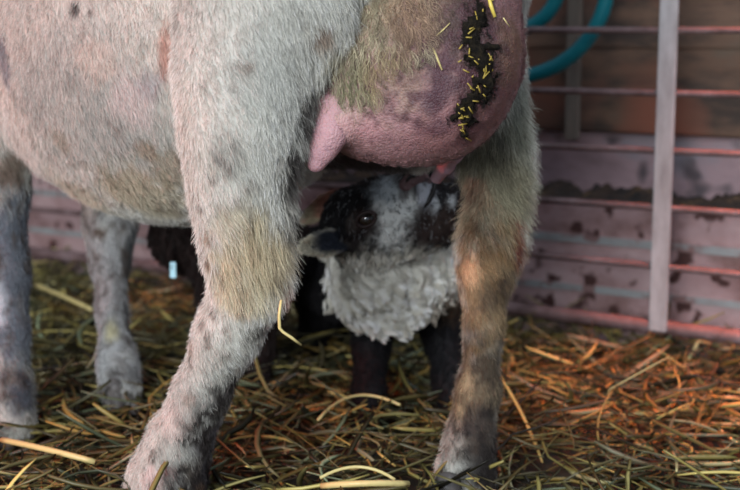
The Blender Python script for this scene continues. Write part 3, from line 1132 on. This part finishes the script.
set_col(lamb_me, lamb_col(mesh_pts(lamb_me)) * 0.7)
m_lskin = mat('lamb_skin', rough=0.75, attr=True, spec=0.2)
lamb_me.materials.append(m_lskin)
lbody = link('body', lamb_me, lamb)


def bibw(p):
    a = 1 - sstep(0.75, 1.1, np.linalg.norm((p - P(392, 276, 1.50)) / np.array([1, 1.3, 0.66]), axis=1) / M(70, 1.5))
    return a


ec0 = surf(366, 219, 1.44, lp, 0.006)
nc0 = surf(413, 178, 1.44, lp, 0.006)
nc1 = surf(428, 192, 1.44, lp, 0.006)


def headw(p):
    return 0.5 * (1 - sstep(0.8, 1.2, np.linalg.norm((p - P(400, 205, 1.41)) / np.array([1, 1, .65]), axis=1) / M(70, 1.41)))


def llen(p):
    head = 1 - sstep(0.8, 1.2, np.linalg.norm((p - P(408, 212, 1.41)) / np.array([1, 1, .65]), axis=1) / M(62, 1.41))
    return 0.010 + 0.002 * bibw(p) * (1 - head) - 0.004 * head


lamb_fur(lamb_me, lbody, 60000, lamb_col, llen, 'coat', dens=lambda c, n: (np.linalg.norm((c - ec0) / np.array([1.25, 1, 1]), axis=1) > .0085) * (np.linalg.norm(c - nc0, axis=1) > .011) * (np.linalg.norm(c - nc1, axis=1) > .007), curlf=0.0010, nclump=4200, rad=0.00024, flip=.22, lockvar=.4)
# long curls of the bib
root, nrm = sample(lamb_me, 30000, lambda c, n: (bibw(c) > 0.35) * (c[:, 2] < P(390, 243, 1.45)[2]) * (c[:, 2] > P(390, 308, 1.5)[2] + 0.62 * np.abs(c[:, 0] - P(385, 280, 1.5)[0])) + 1e-6)
n = len(root)
col = np.clip(blobs(root, lw, [(452, 285, 1.5, 40, srgb(104, 84, 64), .92), (436, 252, 1.43, 18, srgb(60, 48, 44), .9), (338, 300, 1.5, 26, srgb(104, 90, 78), .9), (425, 262, 1.45, 9, srgb(96, 82, 70), .7)]) * rng.normal(1, .15, (n, 1)), 0, .95)
fur('bib_curls', lbody, m_hair, root, nrm, np.tile(Tw([-.05, -.1, -1.]), (n, 1)) + 2.6 * np.stack([fbm(root, 42, 1) - .5, fbm(root, 42, 2) - .5, fbm(root, 42, 3) - .5], 1),
    rng.uniform(.026, .044, n) + .020 * fbm(root, 60, 91), np.full(n, .42), 0.00024, col * .75, col * 1.25, pts=18, clump=.86, nclump=700, curl=.0050, curln=2.2, droop=.9, rand=.13, lockvar=.45)

# eye with lids
R1 = np.eye(3)
ec = P(366, 219, 1.40)
ec[1] = 1.376
for dy in np.linspace(1.30, 1.42, 60):
    q = P(366, 219, dy)
    if sdf(q[None], lp, 0.006)[0] < 0.002:
        ec = q + Tw([0, 0.003, 0])
        break
me = body_mesh([el(ec, (0.0092, 0.0090, 0.0086))], 0.001, 0.002)
me.materials.append(m_eye)
link('eye', me, lbody)
m_lid = mat('dark_lid', srgb(42, 27, 25), 0.5, bump=(300, 0.4))
ring = [ec + Tw([math.cos(a) * 0.0102, -0.0050 - 0.001 * math.sin(a), math.sin(a) * 0.0076 + 0.002 * math.cos(a)]) for a in np.linspace(0, 2 * math.pi, 33)]
tube('eyelid', ring, 0.0022, m_lid, lbody, 8)
# nostril and mouth
m_nose = mat('wet_nose', srgb(84, 62, 64), 0.35, bump=(400, 0.6))


def on_lamb(px, py, off=0.0):
    Y = 1.30
    for _ in range(50):
        d = float(sdf(P(px, py, Y)[None], lp, 0.006)[0])
        if d < 0.0003 or Y > 1.6:
            break
        Y += d * 0.9
    return P(px, py, Y + off)


nose = body_mesh([rc(on_lamb(406, 186, .004), 0.008, on_lamb(417, 176, .004), 0.009), rc(on_lamb(417, 176, .004), 0.009, on_lamb(427, 182, .006), 0.006)], .002, .0018)
nose.materials.append(m_nose)
no = link('nose', nose, lbody)
m_black = mat('nostril_dark', srgb(12, 8, 9), 0.5)
tube('nostril', [on_lamb(406, 182, -.0065), on_lamb(410, 176, -.008), on_lamb(416, 176, -.0075)], [.0012, .0026, .0013], m_black, no, 8)
tube('mouth', [on_lamb(x, y, 0.0) for x, y in ((437, 178), (434, 186), (432, 194), (428, 202), (424, 208))], [.002, .003, .003, .0025, .001], m_black, lbody, 8)


def ear(tipx, tipy, tY, bx, by, bY, wpx, col_out, parent, name='ear', fn=6000, inner=None, up=(0, 0.25, 1)):
    a, b = P(bx, by, bY), P(tipx, tipy, tY)
    ax = unit(b - a)
    sd = unit(np.cross(ax, np.cross(Tw(up, float), ax)))
    sd = unit(np.cross(np.cross(ax, Tw(up, float)), ax))
    nn = np.cross(ax, sd)
    L = np.linalg.norm(b - a)
    W = M(wpx, bY)
    V, Fq = [], []
    nu, nv = 16, 8
    for side in (0, 1):
        for i in range(nu + 1):
            u = i / nu
            w = W * (0.25 + 0.75 * math.sin(min(1, u * 1.55 + .15) * math.pi / 2)) * (1 - u ** 2.6) ** .6 if u < 1 else 0
            for j in range(nv + 1):
                q = (j / nv - .5) * 2
                p = a + ax * L * u + sd * q * w * .5 + nn * (0.25 * w * (1 - q * q) + (0.0018 if side else -0.0018) * (1 - abs(q) ** 4) * (1 - u ** 4)) - UPV * 0.006 * u * u
                V.append(p)
    n1 = (nu + 1) * (nv + 1)
    for side in (0, 1):
        for i in range(nu):
            for j in range(nv):
                k = side * n1 + i * (nv + 1) + j
                f = [k, k + 1, k + nv + 2, k + nv + 1]
                Fq.append(f if side else f[::-1])
    bm = bmesh.new()
    vs = [bm.verts.new(tuple(p)) for p in V]
    for f in Fq:
        try:
            bm.faces.new([vs[i] for i in f])
        except ValueError:
            pass
    bmesh.ops.remove_doubles(bm, verts=bm.verts, dist=0.0004)
    bmesh.ops.recalc_face_normals(bm, faces=bm.faces)
    me = bpy.data.meshes.new(name)
    bm.to_mesh(me)
    bm.free()
    me.polygons.foreach_set('use_smooth', [True] * len(me.polygons))
    pts = mesh_pts(me)

    def cf(p):
        u = np.clip(((p - a) @ ax) / L, 0, 1)[:, None]
        q = np.abs(((p - a) @ sd))[:, None] / (W * .5)
        e_ = np.clip(sstep(.62, .95, q) + sstep(.5, .8, u), 0, 1) * (fbm(p, 120, 4)[:, None] > .36)
        return np.array(col_out[0]) * (1 - e_) + np.array(col_out[1]) * e_
    set_col(me, cf(pts))
    me.materials.append(m_lskin)
    o = link(name, me, parent)
    if fn:
        lamb_fur(me, o, fn, cf, lambda p: np.full(len(p), .008), 'coat', combv=tuple(ax), nclump=400, rad=.00024, droop=.1, curlf=.0004, clump=.5)
    return o


ear(300, 243, 1.36, 352, 240, 1.395, 27, (srgb(72, 76, 88), srgb(216, 210, 192)), lbody)  # near ear: bluish highlight painted into the base colour of a dark ear
ear(302, 216, 1.47, 342, 196, 1.44, 24, (srgb(176, 128, 112), srgb(168, 156, 132)), lbody, fn=2500)
m_lhoof = mat('lamb_hoof', srgb(28, 26, 26), 0.5)
for px, py, Y in ((365, 432, 1.47), (457, 419, 1.51), (316, 378, 1.80), (359, 365, 1.86)):
    hooves(px, py, Y, 0.012, lamb, m=m_lhoof, fwd=unit(Tw([0.35, -0.9, 0])))

# second lamb, dark brown-black, hidden behind the ewe's near hind leg
lamb2 = empty('lamb', (-0.20, 1.66, 0), 'very dark lamb mostly hidden behind the near hind leg, wearing a blue-white tag', 'lamb')
lq = [rc(P(262, 240, 1.62), .055, P(222, 232, 1.66), .058)]
lq += chain([(222, 225, 1.66, 42), (200, 230, 1.66, 38), (184, 236, 1.65, 30), (172, 240, 1.64, 17)])
lq += chain([(262, 255, 1.62, 34), (262, 310, 1.62, 17), (258, 350, 1.62, 12), (256, 382, 1.62, 12)])
lq += chain([(232, 262, 1.68, 26), (228, 310, 1.68, 14), (226, 372, 1.68, 11)])
lq += chain([(214, 260, 1.62, 24), (215, 310, 1.62, 14), (214, 386, 1.62, 12)])
lq += chain([(250, 262, 1.70, 26), (248, 310, 1.70, 14), (246, 368, 1.70, 11)])
me2 = body_mesh(lq, 0.007, 0.006)
dk = srgb(34, 22, 20)
set_col(me2, np.tile(dk, (len(me2.vertices), 1)))
me2.materials.append(m_lskin)
b2 = link('body', me2, lamb2)
lamb_fur(me2, b2, 26000, lambda p: np.tile(dk, (len(p), 1)), lambda p: np.full(len(p), .013), 'coat', nclump=1800, curlf=.0008, rad=.00034)
for px, py, Y in ((256, 388, 1.62), (226, 378, 1.68), (214, 392, 1.62), (246, 374, 1.70)):
    hooves(px, py, Y, 0.012, lamb2, m=m_lhoof, fwd=Tw([-1., 0, 0]))
ear2 = ear(172, 262, 1.60, 186, 240, 1.625, 17, (srgb(30, 20, 20), srgb(40, 28, 26)), b2, fn=1500)
m_tag = mat('pale_blue_plastic', srgb(176, 214, 226), 0.35)
bm = bmesh.new()
bmesh.ops.create_cube(bm, size=1)
for v_ in bm.verts:
    v_.co.x *= 0.0075
    v_.co.y *= 0.002
    v_.co.z *= 0.020
bmesh.ops.bevel(bm, geom=list(bm.edges), offset=.0008, segments=2, affect='EDGES')
bmesh.ops.translate(bm, verts=bm.verts, vec=Vector(P(173, 270, 1.598)))
me = bpy.data.meshes.new('ear_tag')
bm.to_mesh(me)
bm.free()
me.materials.append(m_tag)
tg = link('ear_tag', me, ear2)
tg['label'] = 'pale blue ear tag'

# ------------------------------------------------------------------ single stalks one can pick out
m_stalk = mat('golden_stalk', srgb(196, 178, 120), 0.4, bump=(200, 0.2))
m_fleck = mat('soiled_yellow_fleck', srgb(150, 128, 54), 0.5)
m_stalk2 = mat('bright_yellow_stalk', srgb(206, 182, 84), 0.4)


def stalk(pts, r, m, label, group=None):
    o = tube('straw_stalk', pts, r, m, None, 8)
    return tag(o, label, 'straw', group)


stalk([P(281, 300, 1.055), P(279, 315, 1.055), P(279.5, 328, 1.055), P(283, 332, 1.055), P(292, 338, 1.055), P(301, 345, 1.06)], [.0009, .0013, .0014, .0012, .0013, .0009], m_stalk,
      'kinked pale straw stalk dangling from the hock of the near hind leg')


def on_ud(px, py, off=0.0075):
    Y = _ray_udder(px, py)
    return P(px, py, Y - off)


stalk([on_ud(488, -6), on_ud(491, 6), on_ud(495, 17)], [.0012, .0018, .0014], m_stalk2, 'bright yellow flat straw stalk at the top of the dung streak')
stalk([on_ud(503, 18, .004), on_ud(509, 27, .004)], [.0009, .0010], m_stalk, 'short pale straw stalk right of the dung streak')
stalk([on_ud(433, 48, .003), on_ud(437, 58, .003), on_ud(442, 70, .003)], [.0007, .001, .0007], m_stalk, 'pale stalk stuck on the udder left of the dung streak')
stalk([on_ud(436, 36, .004), on_ud(443, 30, .004), on_ud(450, 23, .005)], [.0004, .0006, .0004], m_stalk, 'thin curved straw on the brown skin above the udder')
r2 = np.random.default_rng(5)
for k in range(44):
    cx, cy, rr = dung_c[r2.integers(0, 9)]
    x, y = cx + r2.normal(0, rr * .55), cy + r2.normal(0, rr * .55)
    a = r2.uniform(0, 3.14)
    l = r2.uniform(1.2, 4.5)
    stalk([on_ud(x - l * math.cos(a), y - l * math.sin(a), .0068), on_ud(x + l * math.cos(a), y + l * math.sin(a), .0072)], [.0005, .0007], m_fleck,
          'tiny yellow straw fleck stuck in the dark dung on the udder', 'straw flecks in the dung on the udder')

# longer stalks lying on top of the bedding
long = [((318, 420), (350, 380), (400, 405), 'arched pale straw stalk in front of the black lamb legs', .0016),
        ((320, 478), (360, 455), (395, 480), 'pale bent straw stalk lying in front of the ewe at the bottom edge', .0016),
        ((322, 486), (365, 482), (408, 484), 'thick flat yellow straw stalk along the bottom edge between the hind legs', .0030),
        ((2, 440), (45, 448), (95, 462), 'thick golden straw stalk beside the near front hoof', .0030),
        ((35, 285), (62, 295), (92, 310), 'thick yellow straw stalk between the two front legs', .0032)]
for (a, b, c, lab, r) in long:
    def gp(q, up=0.052):
        d = P(q[0], q[1], 1.0) - cam_p
        k = (up - CAMH) / d[2]
        p = cam_p + d * k
        return p
    A, Bm, D = gp(a), gp(b, .068), gp(c)
    pts = [A * (1 - t) ** 2 + Bm * 2 * t * (1 - t) + D * t * t for t in np.linspace(0, 1, 12)]
    stalk(pts, r, m_stalk, lab)
